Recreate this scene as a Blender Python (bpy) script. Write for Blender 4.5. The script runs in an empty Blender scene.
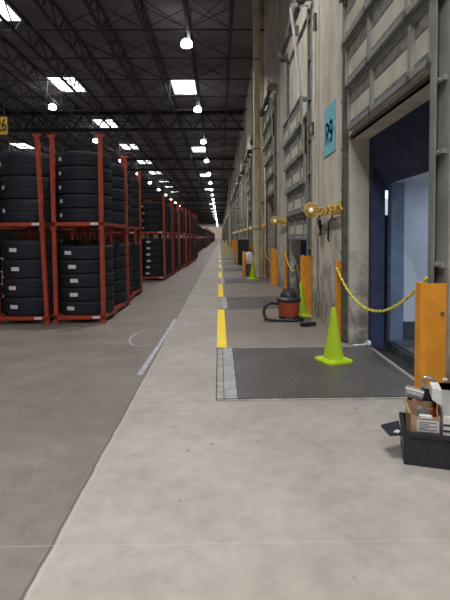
import bpy, bmesh, math, random
from mathutils import Vector, Matrix
random.seed(7)
C = bpy.context.scene.collection
PI = math.pi
ORD = ['first','second','third','fourth','fifth','sixth','seventh','eighth','ninth','tenth','eleventh','twelfth','thirteenth','fourteenth','fifteenth','sixteenth','seventeenth','eighteenth','nineteenth','twentieth']
TENS = {20:'twenty',30:'thirty',40:'forty',50:'fifty',60:'sixty'}
TO = {20:'twentieth',30:'thirtieth',40:'fortieth',50:'fiftieth',60:'sixtieth'}
def ordn(i):            # 1-based
    if i <= 20: return ORD[i-1]
    t = i//10*10
    return TO[t] if i == t else TENS[t]+'-'+ORD[i-t-1]

# ------------------------------------------------------------------ materials
def mat(name, col, rough=.6, metal=0., var=0., scale=5., bump=0., bscale=40., emit=None, estr=0., col2=None, stretch=(1,1,1), spec=None):
    m = bpy.data.materials.new(name); m.use_nodes = True
    nt = m.node_tree; N = nt.nodes; L = nt.links; b = N['Principled BSDF']
    b.inputs['Roughness'].default_value = rough; b.inputs['Metallic'].default_value = metal
    b.inputs['Base Color'].default_value = (*col, 1)
    if spec is not None: b.inputs['Specular IOR Level'].default_value = spec
    if var or col2:
        tc = N.new('ShaderNodeTexCoord'); mp = N.new('ShaderNodeMapping'); mp.inputs['Scale'].default_value = stretch
        L.new(tc.outputs['Object'], mp.inputs[0])
        n = N.new('ShaderNodeTexNoise'); n.inputs['Scale'].default_value = scale; n.inputs['Detail'].default_value = 6
        L.new(mp.outputs[0], n.inputs['Vector'])
        r = N.new('ShaderNodeValToRGB')
        c2 = col2 or tuple(max(0, c*(1-var)) for c in col)
        c1 = col if col2 else tuple(min(1, c*(1+var)) for c in col)
        r.color_ramp.elements[0].position = .38; r.color_ramp.elements[0].color = (*c2, 1)
        r.color_ramp.elements[1].position = .62; r.color_ramp.elements[1].color = (*c1, 1)
        L.new(n.outputs['Fac'], r.inputs[0]); L.new(r.outputs[0], b.inputs['Base Color'])
    if bump:
        tc = N.new('ShaderNodeTexCoord'); n = N.new('ShaderNodeTexNoise'); n.inputs['Scale'].default_value = bscale
        L.new(tc.outputs['Object'], n.inputs['Vector'])
        bp = N.new('ShaderNodeBump'); bp.inputs['Strength'].default_value = bump; bp.inputs['Distance'].default_value = .01
        L.new(n.outputs['Fac'], bp.inputs['Height']); L.new(bp.outputs[0], b.inputs['Normal'])
    if emit:
        b.inputs['Emission Color'].default_value = (*emit, 1); b.inputs['Emission Strength'].default_value = estr
    return m
M = dict(
 rack=mat('rack_orange', (.33,.045,.022), .5, var=.18, scale=6),
 tyre=mat('tyre_rubber', (.0065,.0100,.020), .75, var=.22, scale=9, bump=.3, bscale=90),
 paper=mat('paper_white', (.62,.63,.66), .8),
 deck=mat('roof_deck', (.18,.16,.175), .9, var=.15, scale=.6),
 steel_dark=mat('roof_steel', (.035,.033,.038), .7),
 girder=mat('girder_steel', (.024,.023,.028), .7),
 panel=mat('door_panel_steel', (.58,.55,.46), .55, .05, var=.12, scale=4),
 panel_in=mat('door_panel_recess', (.20,.195,.18), .6, .1, var=.3, scale=6),
 track=mat('track_steel', (.30,.32,.30), .5, .2, var=.12, scale=4),
 track_d=mat('track_dark_steel', (.13,.135,.13), .5, .4, var=.25, scale=8),
 guard=mat('guard_orange', (.86,.37,.035), .5, col2=(.78,.31,.03), scale=7),
 yellow=mat('yellow_paint', (.90,.66,.03), .6, var=.1, scale=14),
 chain=mat('yellow_plastic', (.75,.68,.10), .45, var=.1, scale=20),
 armyel=mat('arm_yellow', (.62,.42,.05), .5, var=.2, scale=20),
 lime=mat('cone_lime', (.47,.67,.02), .45, var=.05, scale=6),
 navy=mat('seal_navy', (.030,.044,.105), .8, var=.2, scale=5),
 trail=mat('trailer_white', (.62,.68,.76), .5, var=.06, scale=3),
 trailb=mat('trailer_post_blue', (.16,.23,.34), .5, var=.15, scale=5),
 scuff=mat('trailer_scuff_band', (.06,.07,.09), .7, var=.3, scale=8),
 rubber=mat('black_rubber', (.015,.015,.018), .6, var=.2, scale=12),
 blackp=mat('black_plastic', (.017,.020,.030), .45, var=.2, scale=8),
 vacred=mat('vac_orange_red', (.42,.075,.030), .4, var=.1, scale=8),
 card=mat('cardboard', (.40,.27,.16), .85, var=.12, scale=10),
 whitep=mat('white_plastic', (.70,.72,.72), .45, var=.06, scale=12),
 bag=mat('white_bag', (.75,.77,.80), .5, bump=.6, bscale=18),
 cream=mat('column_cream', (.70,.61,.43), .6, var=.1, scale=3),
 cyan=mat('sign_cyan', (.22,.56,.68), .6, var=.04, scale=4),
 ink=mat('ink_dark_blue', (.02,.09,.16), .7),
 blackink=mat('ink_black', (.02,.02,.02), .7),
 signy=mat('sign_yellow', (.62,.40,.03), .6),
 hid=mat('lamp_glow', (1,1,1), .5, emit=(1,.97,.98), estr=14),
 sky=mat('skylight_glow', (1,1,1), .5, emit=(.95,.97,1), estr=3.5),
 warm=mat('bulb_warm', (1,.9,.8), .4, emit=(1,.85,.72), estr=.45),
 alu=mat('aluminium', (.45,.46,.48), .35, .8, var=.1, scale=8),
 chalk=mat('chalk_mark', (.36,.37,.42), .9, var=.15, scale=9),
 clear=mat('foil_grey', (.42,.42,.46), .2, .4, var=.3, scale=14),
 lipm=mat('lip_plate_steel', (.36,.37,.385), .5, .2, var=.15, scale=7),
 frame=mat('pit_frame', (.34,.325,.30), .6, .1, var=.2, scale=7),
 backw=mat('painted_wall', (.30,.28,.25), .9, var=.15, scale=1),
)
def wall_mat():
    m = bpy.data.materials.new('tilt_wall_concrete'); m.use_nodes = True
    nt = m.node_tree; N = nt.nodes; L = nt.links; b = N['Principled BSDF']; b.inputs['Roughness'].default_value = .85
    g = N.new('ShaderNodeNewGeometry'); mp = N.new('ShaderNodeMapping'); mp.inputs['Scale'].default_value = (1,1.,.6)
    L.new(g.outputs['Position'], mp.inputs[0])
    n = N.new('ShaderNodeTexNoise'); n.inputs['Scale'].default_value = 2.2; n.inputs['Detail'].default_value = 8; L.new(mp.outputs[0], n.inputs['Vector'])
    r = N.new('ShaderNodeValToRGB'); e = r.color_ramp.elements
    e[0].position=.30; e[0].color=(.44,.41,.35,1); e[1].position=.62; e[1].color=(.66,.62,.535,1)
    L.new(n.outputs['Fac'], r.inputs[0])
    # grime near the floor
    n2 = N.new('ShaderNodeTexNoise'); n2.inputs['Scale'].default_value = 3.5; n2.inputs['Detail'].default_value = 9; n2.inputs['Roughness'].default_value=.7
    L.new(g.outputs['Position'], n2.inputs['Vector'])
    s = N.new('ShaderNodeSeparateXYZ'); L.new(g.outputs['Position'], s.inputs[0])
    mr = N.new('ShaderNodeMapRange'); mr.inputs[1].default_value=0; mr.inputs[2].default_value=2.2; mr.inputs[3].default_value=.16; mr.inputs[4].default_value=-.16
    L.new(s.outputs['Z'], mr.inputs[0])
    ad = N.new('ShaderNodeMath'); ad.operation='ADD'; L.new(n2.outputs['Fac'], ad.inputs[0]); L.new(mr.outputs[0], ad.inputs[1])
    r2 = N.new('ShaderNodeValToRGB'); r2.color_ramp.elements[0].position=.47; r2.color_ramp.elements[0].color=(0,0,0,1); r2.color_ramp.elements[1].position=.70; r2.color_ramp.elements[1].color=(.8,.8,.8,1)
    L.new(ad.outputs[0], r2.inputs[0])
    mx = N.new('ShaderNodeMix'); mx.data_type='RGBA'; L.new(r2.outputs[0], mx.inputs[0]); L.new(r.outputs[0], mx.inputs[6]); mx.inputs[7].default_value=(.13,.12,.11,1)
    L.new(mx.outputs[2], b.inputs['Base Color'])
    return m
M['wall'] = wall_mat()
def floor_mat():
    m = bpy.data.materials.new('floor_concrete'); m.use_nodes = True
    nt = m.node_tree; N = nt.nodes; L = nt.links; b = N['Principled BSDF']
    g = N.new('ShaderNodeNewGeometry'); sep = N.new('ShaderNodeSeparateXYZ'); L.new(g.outputs['Position'], sep.inputs[0])
    def noise(sc, det=6, rough=.55, stretch=None):
        n = N.new('ShaderNodeTexNoise'); n.inputs['Scale'].default_value=sc; n.inputs['Detail'].default_value=det; n.inputs['Roughness'].default_value=rough
        if stretch:
            mp=N.new('ShaderNodeMapping'); mp.inputs['Scale'].default_value=stretch[:3]; mp.inputs['Rotation'].default_value=(0,0,stretch[3]); L.new(g.outputs['Position'], mp.inputs[0]); L.new(mp.outputs[0], n.inputs['Vector'])
        else: L.new(g.outputs['Position'], n.inputs['Vector'])
        return n.outputs['Fac']
    def math_(op, a, bb=None):
        x=N.new('ShaderNodeMath'); x.operation=op
        for i,v in enumerate((a,bb)):
            if v is None: continue
            if isinstance(v,(int,float)): x.inputs[i].default_value=v
            else: L.new(v,x.inputs[i])
        return x.outputs[0]
    def ramp(f,p0,c0,p1,c1):
        r=N.new('ShaderNodeValToRGB'); r.color_ramp.elements[0].position=p0; r.color_ramp.elements[0].color=(*c0,1); r.color_ramp.elements[1].position=p1; r.color_ramp.elements[1].color=(*c1,1); L.new(f,r.inputs[0]); return r.outputs[0]
    def mix(f,a,c,mode='MIX'):
        x=N.new('ShaderNodeMix'); x.data_type='RGBA'; x.blend_type=mode
        if isinstance(f,(int,float)): x.inputs[0].default_value=f
        else: L.new(f,x.inputs[0])
        for i,v in ((6,a),(7,c)):
            if isinstance(v,tuple): x.inputs[i].default_value=(*v,1)
            else: L.new(v,x.inputs[i])
        return x.outputs[2]
    big = noise(1.1,5); fine = noise(7,8,.65)
    light = ramp(big,.32,(.345,.32,.29),.68,(.44,.418,.388))
    dark = ramp(big,.30,(.165,.145,.132),.70,(.235,.21,.195))
    wob = math_('MULTIPLY', math_('SUBTRACT', noise(4,3), .5), .03)
    # the joint wanders slightly: x0 = -0.895 + 0.006*y
    xr = math_('SUBTRACT', math_('ADD', sep.outputs['X'], wob), math_('ADD', -0.90, math_('MULTIPLY', sep.outputs['Y'], .004)))
    side = math_('GREATER_THAN', xr, 0.)
    c = mix(side, dark, light)
    f = ramp(fine,.3,(.84,.84,.84),.7,(1.1,1.1,1.1)); c = mix(1., c, f, 'MULTIPLY')
    # tone turns browner with distance, more strongly on the dock side
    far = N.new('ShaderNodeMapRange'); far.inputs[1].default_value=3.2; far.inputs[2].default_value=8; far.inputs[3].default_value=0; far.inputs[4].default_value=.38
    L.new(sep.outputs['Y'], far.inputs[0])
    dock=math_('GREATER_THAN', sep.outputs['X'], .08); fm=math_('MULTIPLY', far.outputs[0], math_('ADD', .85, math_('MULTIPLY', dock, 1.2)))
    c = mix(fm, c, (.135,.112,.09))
    # scratches
    s1 = noise(3,2,.5,(14,.7,1,.9)); s2 = noise(3,2,.5,(16,.5,1,-.5)); s3 = noise(2,2,.5,(20,.6,1,.25))
    sc = math_('MAXIMUM', math_('MAXIMUM', math_('GREATER_THAN', s1,.735), math_('GREATER_THAN', s2,.745)), math_('GREATER_THAN', s3,.75))
    c = mix(math_('MULTIPLY', sc, .22), c, (.62,.60,.57))
    # dark spots
    sp = math_('GREATER_THAN', noise(9,1,.4), .765); c = mix(math_('MULTIPLY', sp,.45), c, (.09,.08,.075))
    # joints
    j = math_('LESS_THAN', math_('ABSOLUTE', xr), .008); c = mix(math_('MULTIPLY', j, .75), c, (.07,.062,.055))
    j2 = math_('LESS_THAN', math_('ABSOLUTE', math_('SUBTRACT', xr, .022)), .008); c = mix(math_('MULTIPLY', j2, .22), c, (.62,.58,.52))
    for y0 in (2.33, 4.40, 12.2, 20., 28.):
        w=.004 if y0<4 else .008
        jj = math_('LESS_THAN', math_('ABSOLUTE', math_('SUBTRACT', math_('ADD', sep.outputs['Y'], math_('MULTIPLY',wob,.5)), y0)), w)
        c = mix(math_('MULTIPLY', jj, .22 if y0<4 else .35), c, (.66,.62,.57) if y0<4 else (.12,.11,.10))
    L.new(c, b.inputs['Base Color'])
    rr = ramp(noise(2.5,5),.3,(.42,.42,.42),.7,(.58,.58,.58)); L.new(rr, b.inputs['Roughness'])
    b.inputs['Specular IOR Level'].default_value=.5
    bp=N.new('ShaderNodeBump'); bp.inputs['Strength'].default_value=.12; bp.inputs['Distance'].default_value=.01; L.new(fine,bp.inputs['Height']); L.new(bp.outputs[0], b.inputs['Normal'])
    return m
M['floor'] = floor_mat()
def tread_mat():
    m = mat('tread_plate', (.10,.098,.10), .42, .35)
    nt=m.node_tree; N=nt.nodes; L=nt.links; b=N['Principled BSDF']
    g=N.new('ShaderNodeNewGeometry')
    def wave(rot):
        mp=N.new('ShaderNodeMapping'); mp.inputs['Rotation'].default_value=(0,0,rot); L.new(g.outputs['Position'],mp.inputs[0])
        w=N.new('ShaderNodeTexWave'); w.inputs['Scale'].default_value=7.; w.bands_direction='X'; L.new(mp.outputs[0],w.inputs['Vector']); return w.outputs['Fac']
    mu=N.new('ShaderNodeMath'); mu.operation='MULTIPLY'; L.new(wave(.78),mu.inputs[0]); L.new(wave(-.78),mu.inputs[1])
    n=N.new('ShaderNodeTexNoise'); n.inputs['Scale'].default_value=1.4; n.inputs['Detail'].default_value=6; L.new(g.outputs['Position'],n.inputs['Vector'])
    r=N.new('ShaderNodeValToRGB'); r.color_ramp.elements[0].position=.3; r.color_ramp.elements[0].color=(.060,.048,.045,1); r.color_ramp.elements[1].position=.7; r.color_ramp.elements[1].color=(.115,.11,.115,1)
    L.new(n.outputs['Fac'],r.inputs[0])
    mx=N.new('ShaderNodeMix'); mx.data_type='RGBA'; L.new(mu.outputs[0],mx.inputs[0]); L.new(r.outputs[0],mx.inputs[6]); mx.inputs[7].default_value=(.24,.225,.225,1)
    L.new(mx.outputs[2],b.inputs['Base Color'])
    return m
M['tread']=tread_mat()

# ------------------------------------------------------------------ mesh helpers
class MB:
    def __init__(s): s.bm = bmesh.new()
    def box(s, x0,x1,y0,y1,z0,z1, bev=0):
        r = bmesh.ops.create_cube(s.bm, size=1.); vs=r['verts']
        bmesh.ops.scale(s.bm, vec=(abs(x1-x0),abs(y1-y0),abs(z1-z0)), verts=vs)
        bmesh.ops.translate(s.bm, vec=((x0+x1)/2,(y0+y1)/2,(z0+z1)/2), verts=vs)
        if bev:
            es=list({e for v in vs for e in v.link_edges}); bmesh.ops.bevel(s.bm, geom=es, offset=bev, segments=2, affect='EDGES', clamp_overlap=True)
        return s
    def bar(s, a, b, w, h=None, round_=False, seg=8):
        a=Vector(a); b=Vector(b); d=b-a; l=d.length; h=h or w
        if round_: r=bmesh.ops.create_cone(s.bm, segments=seg, radius1=w/2, radius2=h/2, depth=l, cap_ends=True)
        else:
            r=bmesh.ops.create_cube(s.bm, size=1.); bmesh.ops.scale(s.bm, vec=(w,h,l), verts=r['verts'])
        q=d.to_track_quat('Z','Y').to_matrix().to_4x4()
        bmesh.ops.transform(s.bm, matrix=Matrix.Translation((a+b)/2)@q, verts=r['verts'])
        return s
    def tube(s, pts, r, seg=8):
        pts=[Vector(p) for p in pts]; rings=[]
        up=Vector((0,0,1))
        for i,p in enumerate(pts):
            t=(pts[min(i+1,len(pts)-1)]-pts[max(i-1,0)]).normalized()
            u=t.cross(up)
            if u.length<.05: u=t.cross(Vector((1,0,0)))
            u.normalize(); v=t.cross(u)
            rr=r[i] if isinstance(r,(list,tuple)) else r
            rings.append([s.bm.verts.new(p+rr*(math.cos(2*PI*k/seg)*u+math.sin(2*PI*k/seg)*v)) for k in range(seg)])
        for a,b in zip(rings,rings[1:]):
            for k in range(seg): s.bm.faces.new((a[k],a[(k+1)%seg],b[(k+1)%seg],b[k]))
        s.bm.faces.new(rings[0][::-1]); s.bm.faces.new(rings[-1])
        return s
    def lathe(s, prof, seg=32, closed=False, c=(0,0,0), axis='Z'):
        rings=[]
        for (r,z) in prof:
            ring=[]
            for k in range(seg):
                a=2*PI*k/seg; x,y=r*math.cos(a),r*math.sin(a)
                p=(x,y,z) if axis=='Z' else ((z,x,y) if axis=='X' else (x,z,y))
                ring.append(s.bm.verts.new((p[0]+c[0],p[1]+c[1],p[2]+c[2])))
            rings.append(ring)
        prs=list(zip(rings,rings[1:]))
        if closed: prs.append((rings[-1],rings[0]))
        for a,b in prs:
            for k in range(seg): s.bm.faces.new((a[k],a[(k+1)%seg],b[(k+1)%seg],b[k]))
        if not closed: s.bm.faces.new(rings[0][::-1]); s.bm.faces.new(rings[-1])
        return s
    def torus(s, c, R, r, axis='Y', seg=28, sseg=8):
        prof=[(R+r*math.cos(2*PI*k/sseg), r*math.sin(2*PI*k/sseg)) for k in range(sseg)]
        return s.lathe(prof, seg, True, c, axis)
    def prism(s, poly, a0, a1, axis='Z'):
        f=lambda p,a: {'Z':(p[0],p[1],a),'Y':(p[0],a,p[1]),'X':(a,p[0],p[1])}[axis]
        lo=[s.bm.verts.new(f(p,a0)) for p in poly]; hi=[s.bm.verts.new(f(p,a1)) for p in poly]
        n=len(poly)
        for i in range(n): s.bm.faces.new((lo[i],lo[(i+1)%n],hi[(i+1)%n],hi[i]))
        s.bm.faces.new(lo[::-1]); s.bm.faces.new(hi); return s
    def build(s, name, m, parent=None, smooth=False):
        bmesh.ops.recalc_face_normals(s.bm, faces=s.bm.faces)
        me=bpy.data.meshes.new(name); s.bm.to_mesh(me); s.bm.free(); me.materials.append(m)
        if smooth:
            for p in me.polygons: p.use_smooth=True
            try: me.set_sharp_from_angle(angle=math.radians(38))
            except Exception: pass
        o=bpy.data.objects.new(name, me); C.objects.link(o)
        if parent: o.parent=parent
        return o
def tag(o, label=None, cat=None, group=None, kind=None):
    if label: o['label']=label
    if cat: o['category']=cat
    if group: o['group']=group
    if kind: o['kind']=kind
    return o
def thing(name, label, cat, loc=(0,0,0), rz=0, group=None, kind=None):
    o=bpy.data.objects.new(name,None); o.empty_display_size=.1; C.objects.link(o); o.location=loc; o.rotation_euler=(0,0,rz)
    return tag(o,label,cat,group,kind)
def dup(root, loc, rz=None, label=None, group=None, name=None):
    r=root.copy(); C.objects.link(r); r.location=loc
    if rz is not None: r.rotation_euler=(0,0,rz)
    if label: r['label']=label
    if group: r['group']=group
    if name: r.name=name
    for ch in list(root.children):
        c=ch.copy(); C.objects.link(c); c.parent=r
        for g in list(ch.children):
            d=g.copy(); C.objects.link(d); d.parent=c
    return r
def S(o): return tag(o, kind='structure')

# ------------------------------------------------------------------ layout numbers
P=5.65            # dock bay pitch
WX=1.90           # inner face of the dock wall
OX=2.18           # outer face
OY0,OY1=4.05,6.70 # door opening of the first bay
HEAD=3.0
LEN=380.; ROOF=11.0; LEFT=-60.; BACK=-14.
NB=66

# floor, with pits covered by the levellers
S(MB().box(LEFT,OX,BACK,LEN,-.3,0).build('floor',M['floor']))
S(MB().box(LEFT,OX+.2,BACK,LEN,ROOF,ROOF+.2).build('ceiling',M['deck']))
S(MB().box(LEFT-.3,LEFT,BACK,LEN,0,ROOF).build('wall_left',M['backw']))
S(MB().box(LEFT,OX,LEN,LEN+.3,0,ROOF).build('wall_far',M['backw']))
S(MB().box(LEFT,OX,BACK-.3,BACK,0,ROOF).build('wall_back',M['backw']))
w=MB(); y=BACK
for k in range(NB):
    a,b=OY0+k*P,OY1+k*P
    w.box(WX,OX,y,a,-.3,ROOF); w.box(WX,OX,a,b,HEAD,ROOF); w.box(WX,OX,a,b,-.3,-.02)
    y=b
w.box(WX,OX,y,LEN,-.3,ROOF)
S(w.build('wall_right',M['wall']))
w=MB()     # panel joints standing as thin sealant beads
for k in range(16):
    w.box(WX-.006,WX+.01,8.78+k*P,8.80+k*P,0,ROOF)
S(w.build('trim_1',M['track_d']))
# steel lining angle round every opening
w=MB()
for k in range(16):
    a,b=OY0+k*P,OY1+k*P
    w.box(WX-.01,WX+.05,a-.05,b+.05,HEAD,HEAD+.04)
S(w.build('trim_2',M['track_d']))

# ------------------------------------------------------------------ roof steel
JS=1.76; JX=.55
SKY=[(-2.10,29.0+i*20.4) for i in range(12)]+[(-9.13,18.9+i*9.6) for i in range(9)]+[(-19.7,47.+i*9.6) for i in range(4)]
def joist(x, y0, y1, detail):
    b=MB(); zt,zb=ROOF-.06,ROOF-.97
    b.box(x-.05,x+.05,y0,y1,zt-.05,zt+.04); b.box(x-.055,x+.055,y0,y1,zb-.04,zb+.05)
    n=int(min(detail,y1-y0)/.92)
    for i in range(n):
        ya=y0+i*.92; up=i%2==0
        b.bar((x,ya,zb if up else zt),(x,ya+.92,zt if up else zb),.045)
    return b.build('roof_joist',M['steel_dark'])
for k in range(-19,1):
    x=JX+k*JS
    S(joist(x, 10., LEN, 110 if x>-14 else 60))
b=MB()
for n in range(34):
    y=10.3+n*2.94
    b.box(-36,WX,y-.025,y+.025,ROOF-1.02,ROOF-.97)
    if n<16:
        for k in range(-9,1):
            x=JX-JS+k*JS
            if any(x-1<sx<x+JS+.2 and abs(y-sy)<3.2 for sx,sy in SKY): continue
            b.bar((x,y,ROOF-.95),(x+JS,y,ROOF-.1),.026); b.bar((x+JS,y,ROOF-.95),(x,y,ROOF-.1),.026)
            b.bar((x,y,ROOF-.98),(x+JS,y+2.94,ROOF-.98),.022); 
            if k%2==0: b.bar((x+JS,y,ROOF-.98),(x,y+2.94,ROOF-.98),.022)
S(b.build('roof_bridging',M['steel_dark']))
for gi in range(17):
    y=34.8+gi*20.3
    b=MB(); zb=ROOF-1.36
    b.box(-50,WX,y-.12,y+.12,zb-.12,zb+.10); b.box(-50,WX,y-.12,y+.12,ROOF-.26,ROOF-.05)
    if gi<3:
        for j in range(27):
            x0=WX-.2-j*1.8; b.bar((x0,y,zb),(x0-.9,y,ROOF-.15),.08); b.bar((x0-.9,y,ROOF-.15),(x0-1.8,y,zb),.08)
    S(b.build('roof_girder',M['girder']))

# ------------------------------------------------------------------ ceiling lights
lamp=thing('high_bay_lamp','x','lamp',(0,0,0),group='high bay lamps hanging from the roof')
MB().lathe([(.05,.42),(.10,.40),(.11,.28),(.13,.14),(.02,.13)],24).build('housing',M['track_d'],lamp,True)
MB().lathe([(.005,-.17),(.17,-.17),(.235,-.14),(.25,-.10),(.22,.06),(.15,.13),(.005,.135)],24).build('lens',M['hid'],lamp,True)
MB().bar((0,0,.40),(0,0,1.10),.03,round_=True).build('hanger_rod',M['steel_dark'],lamp)
LZ=9.85
first=True
def lamp_lbl(i,col):
    return f'glowing high bay lamp, {ordn(i+1)} from the camera, lamp row {col}'
lights=[]
for (x,y0,n,col,cut) in ((-1.33,20.0,35,'over the aisle',35),(-10.4,29.4,11,'above the tire racks',11),(-19.5,39.5,8,'second left of the aisle',8),(-28.5,49.6,6,'third left of the aisle',6)):
    for i in range(n):
        y=y0+i*10.1
        lb=lamp_lbl(i,col)
        if first: lamp.location=(x,y,LZ); lamp['label']=lb; first=False
        else: dup(lamp,(x,y,LZ),label=lb)
        if i<cut: lights.append((x,y))
# the same rows carry on over and behind the camera
for x,ys in ((-1.33,(9.9,-.2,-10.)),(-10.4,(19.3,9.2,-.9,-10.)),(-19.5,(29.4,19.3,9.2,-.9)),(-28.5,(39,29.4,19.3,9.2))):
    for y in ys: lights.append((x,y))
def area(name,loc,rot,size,power,col=(1,.96,.93),sy=None,shape='DISK'):
    l=bpy.data.lights.new(name,'AREA'); l.shape=shape; l.size=size; l.spread=math.radians(130 if name=='lamp_light' else 180); l.energy=power; l.color=col
    if sy: l.shape='RECTANGLE'; l.size_y=sy
    o=bpy.data.objects.new(name,l); C.objects.link(o); o.location=loc; o.rotation_euler=rot; return o
PW=250
for x,y in lights: area('lamp_light',(x,y,LZ-.22),(0,0,0),.3,PW if x>-2 else PW*.6)

# skylights with vent linkages
nwin=0
def skylight(x,y,w,l,two):
    global nwin; nwin+=1
    t=thing(f'window_{nwin}',None,None,(x,y,ROOF-.02),kind='structure')
    f=MB(); 
    for s in (-1,1): f.box(s*w/2-.04,s*w/2+.04,-l/2,l/2,-.10,.0); f.box(-w/2,w/2,s*l/2-.04,s*l/2+.04,-.10,.0)
    if two: f.box(-.06,.06,-l/2,l/2,-.09,-.0)
    f.build('window_frame',M['alu'],t)
    MB().box(-w/2+.05,w/2-.05,-l/2+.05,l/2-.05,-.06,-.02).build('pane',M['sky'],t)
    b=MB()
    b.bar((-w/2,-l/2,-.05),(0,-l/2,-1.0),.035); b.bar((0,-l/2,-1.0),(w/2,-l/2,-.05),.022); b.bar((-w/2-.1,-l/2,-1.1),(w/2+.1,-l/2,-.75),.03); b.bar((-w/2,-l/2,-1.25),(-w/2,-l/2+.3,-.2),.03); b.bar((w/2,-l/2,-1.2),(w/2,-l/2+.2,-.2),.03)
    b.build('vent_linkage',M['whitep'],t)
for i in range(12): skylight(-2.10,29.0+i*20.4,1.5,3.0,False)
for i in range(9): skylight(-9.13,18.9+i*9.6,1.62,2.7,True)
for i in range(4): skylight(-19.7,47.+i*9.6,1.62,2.7,True)
for i in range(3): skylight(-28.5,56.+i*9.6,1.9,2.7,True)

# ------------------------------------------------------------------ dock bays
ndoor=0
def door_proto():
    d=thing('door_1',None,None,(0,0,0),kind='structure')
    return d
def panel_mesh(z0, name):
    """one 0.6 m sectional panel; built from y=OY0-.04 to OY1+.04, frame proud of a recessed skin"""
    ya,yb=OY0-.04,OY1-.05; h=.6; b=MB()
    b.box(1.835,1.86,ya,yb,z0+.004,z0+h-.004)                     # skin
    skin=b.build(name,M['panel'])
    ss=[ya+.035,4.50,5.64,yb-.035]
    f=MB(); f.box(1.80,1.84,ya,yb,z0+.004,z0+.06); f.box(1.80,1.84,ya,yb,z0+h-.05,z0+h-.004)
    for yy in ss: f.box(1.808,1.84,yy-.035,yy+.035,z0+.05,z0+h-.05)
    fr=f.build('panel_frame',M['track'],skin)
    r=MB()
    for a_,b_ in zip(ss,ss[1:]): r.box(1.829,1.8345,a_+.07,b_-.07,z0+.36,z0+.50); r.box(1.829,1.8345,a_+.07,b_-.07,z0+.09,z0+.13)
    r.build('panel_recess',M['panel_in'],skin)  # flat dark bands on the skin; groove shade is put into their colour
    h2=MB()
    for yy in (ya+.05,4.50,5.64,yb-.05):
        h2.box(1.79,1.803,yy-.025,yy+.025,z0-.03,z0+.045); h2.bar((1.795,yy-.035,z0),(1.795,yy+.035,z0),.018,round_=True)
    h2.build('hinge',M['track_d'],skin)
    return skin
panel0=panel_mesh(0.,'door_panel')
panel_kids=list(panel0.children)
def add_panel(parent,z,dx=0):
    c=panel0.copy(); C.objects.link(c); c.parent=parent; c.location=(dx,0,z)
    for g in panel_kids:
        q=g.copy(); C.objects.link(q); q.parent=c
def track_mb(y, sgn, zt):
    b=MB()
    b.box(1.835,WX,y-.02*sgn,y+.012*sgn,0.02,zt)                   # web plate
    b.box(1.835,1.845,y-.09*sgn,y,0.02,zt)                       # flange
    b.box(1.885,WX,y-.24*sgn,y,0.02,zt)
    for z in [z for z in (.4,1.35,2.3,2.9,3.6,4.4,5.2,6.) if z<zt]: b.box(1.85,WX-.01,y-.20*sgn,y-.02*sgn,z-.02,z+.02); b.bar((1.855,y-.12*sgn,z),(1.835,y-.12*sgn,z),.03,round_=True)
    return b
tr=MB
trA=track_mb(OY0-.03,1,6.25).build('track',M['track']); trB=track_mb(OY1+.12,-1,6.25).build('track',M['track_d'])
sh=MB(); sh.bar((1.70,OY0-.35,6.42),(1.70,OY1+.35,6.42),.05,round_=True)
for yy in (OY0-.15,OY1+.12): sh.lathe([(.04,-.05),(.11,-.05),(.11,-.035),(.08,-.03),(.08,.03),(.11,.035),(.11,.05),(.04,.05)],16,False,(1.70,yy,6.42),'Y')
for yy in (OY0-.3,(OY0+OY1)/2,OY1+.3): sh.box(1.64,WX,yy-.02,yy+.02,6.30,6.54)
sh.bar((1.70,OY0+.3,6.42),(1.70,OY0+1.2,6.42),.13,round_=True,seg=12); sh.bar((1.70,OY0+1.6,6.42),(1.70,OY0+2.5,6.42),.13,round_=True,seg=12)
shaft=sh.build('spring_shaft',M['track_d'])
bottoms={0:3.09,1:1.52,2:3.1,3:0.03,4:3.1,5:0.03,6:0.03,7:3.1,8:0.63,9:0.03,10:3.1,11:0.03,12:0.03,13:3.1}
NDET=14
for k in range(NDET):
    d=thing(f'door_{k+1}',None,None,(0,k*P,0),kind='structure')
    for t in (trA,trB,shaft):
        if k==0: t.parent=d
        else: c=t.copy(); C.objects.link(c); c.parent=d
    z=bottoms[k]; n=5
    for j in range(n):
        if k==0 and j==0:
            panel0.parent=d; panel0.location=(.03,0,z)
        else: add_panel(d,z+.6*j,.03-(.035*j if z>1 else 0))
# simple far doors: one mesh each, shared
fd=MB(); fd.box(1.80,1.86,OY0-.05,OY1+.05,.03,3.05)
for j in range(5): fd.box(1.78,1.80,OY0-.05,OY1+.05,.03+.6*j,.10+.6*j)
for yy in (OY0-.04,OY1+.04): fd.box(1.78,WX,yy-.05,yy+.05,.02,6.2)
fdo=fd.build(f'door_{NDET+1}',M['panel_in']); S(fdo); fdo.location=(0,NDET*P,0)
for k in range(NDET+1,NB):
    o=fdo.copy(); C.objects.link(o); o.location=(0,k*P,0); o.name=f'door_{k+1}'

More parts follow.
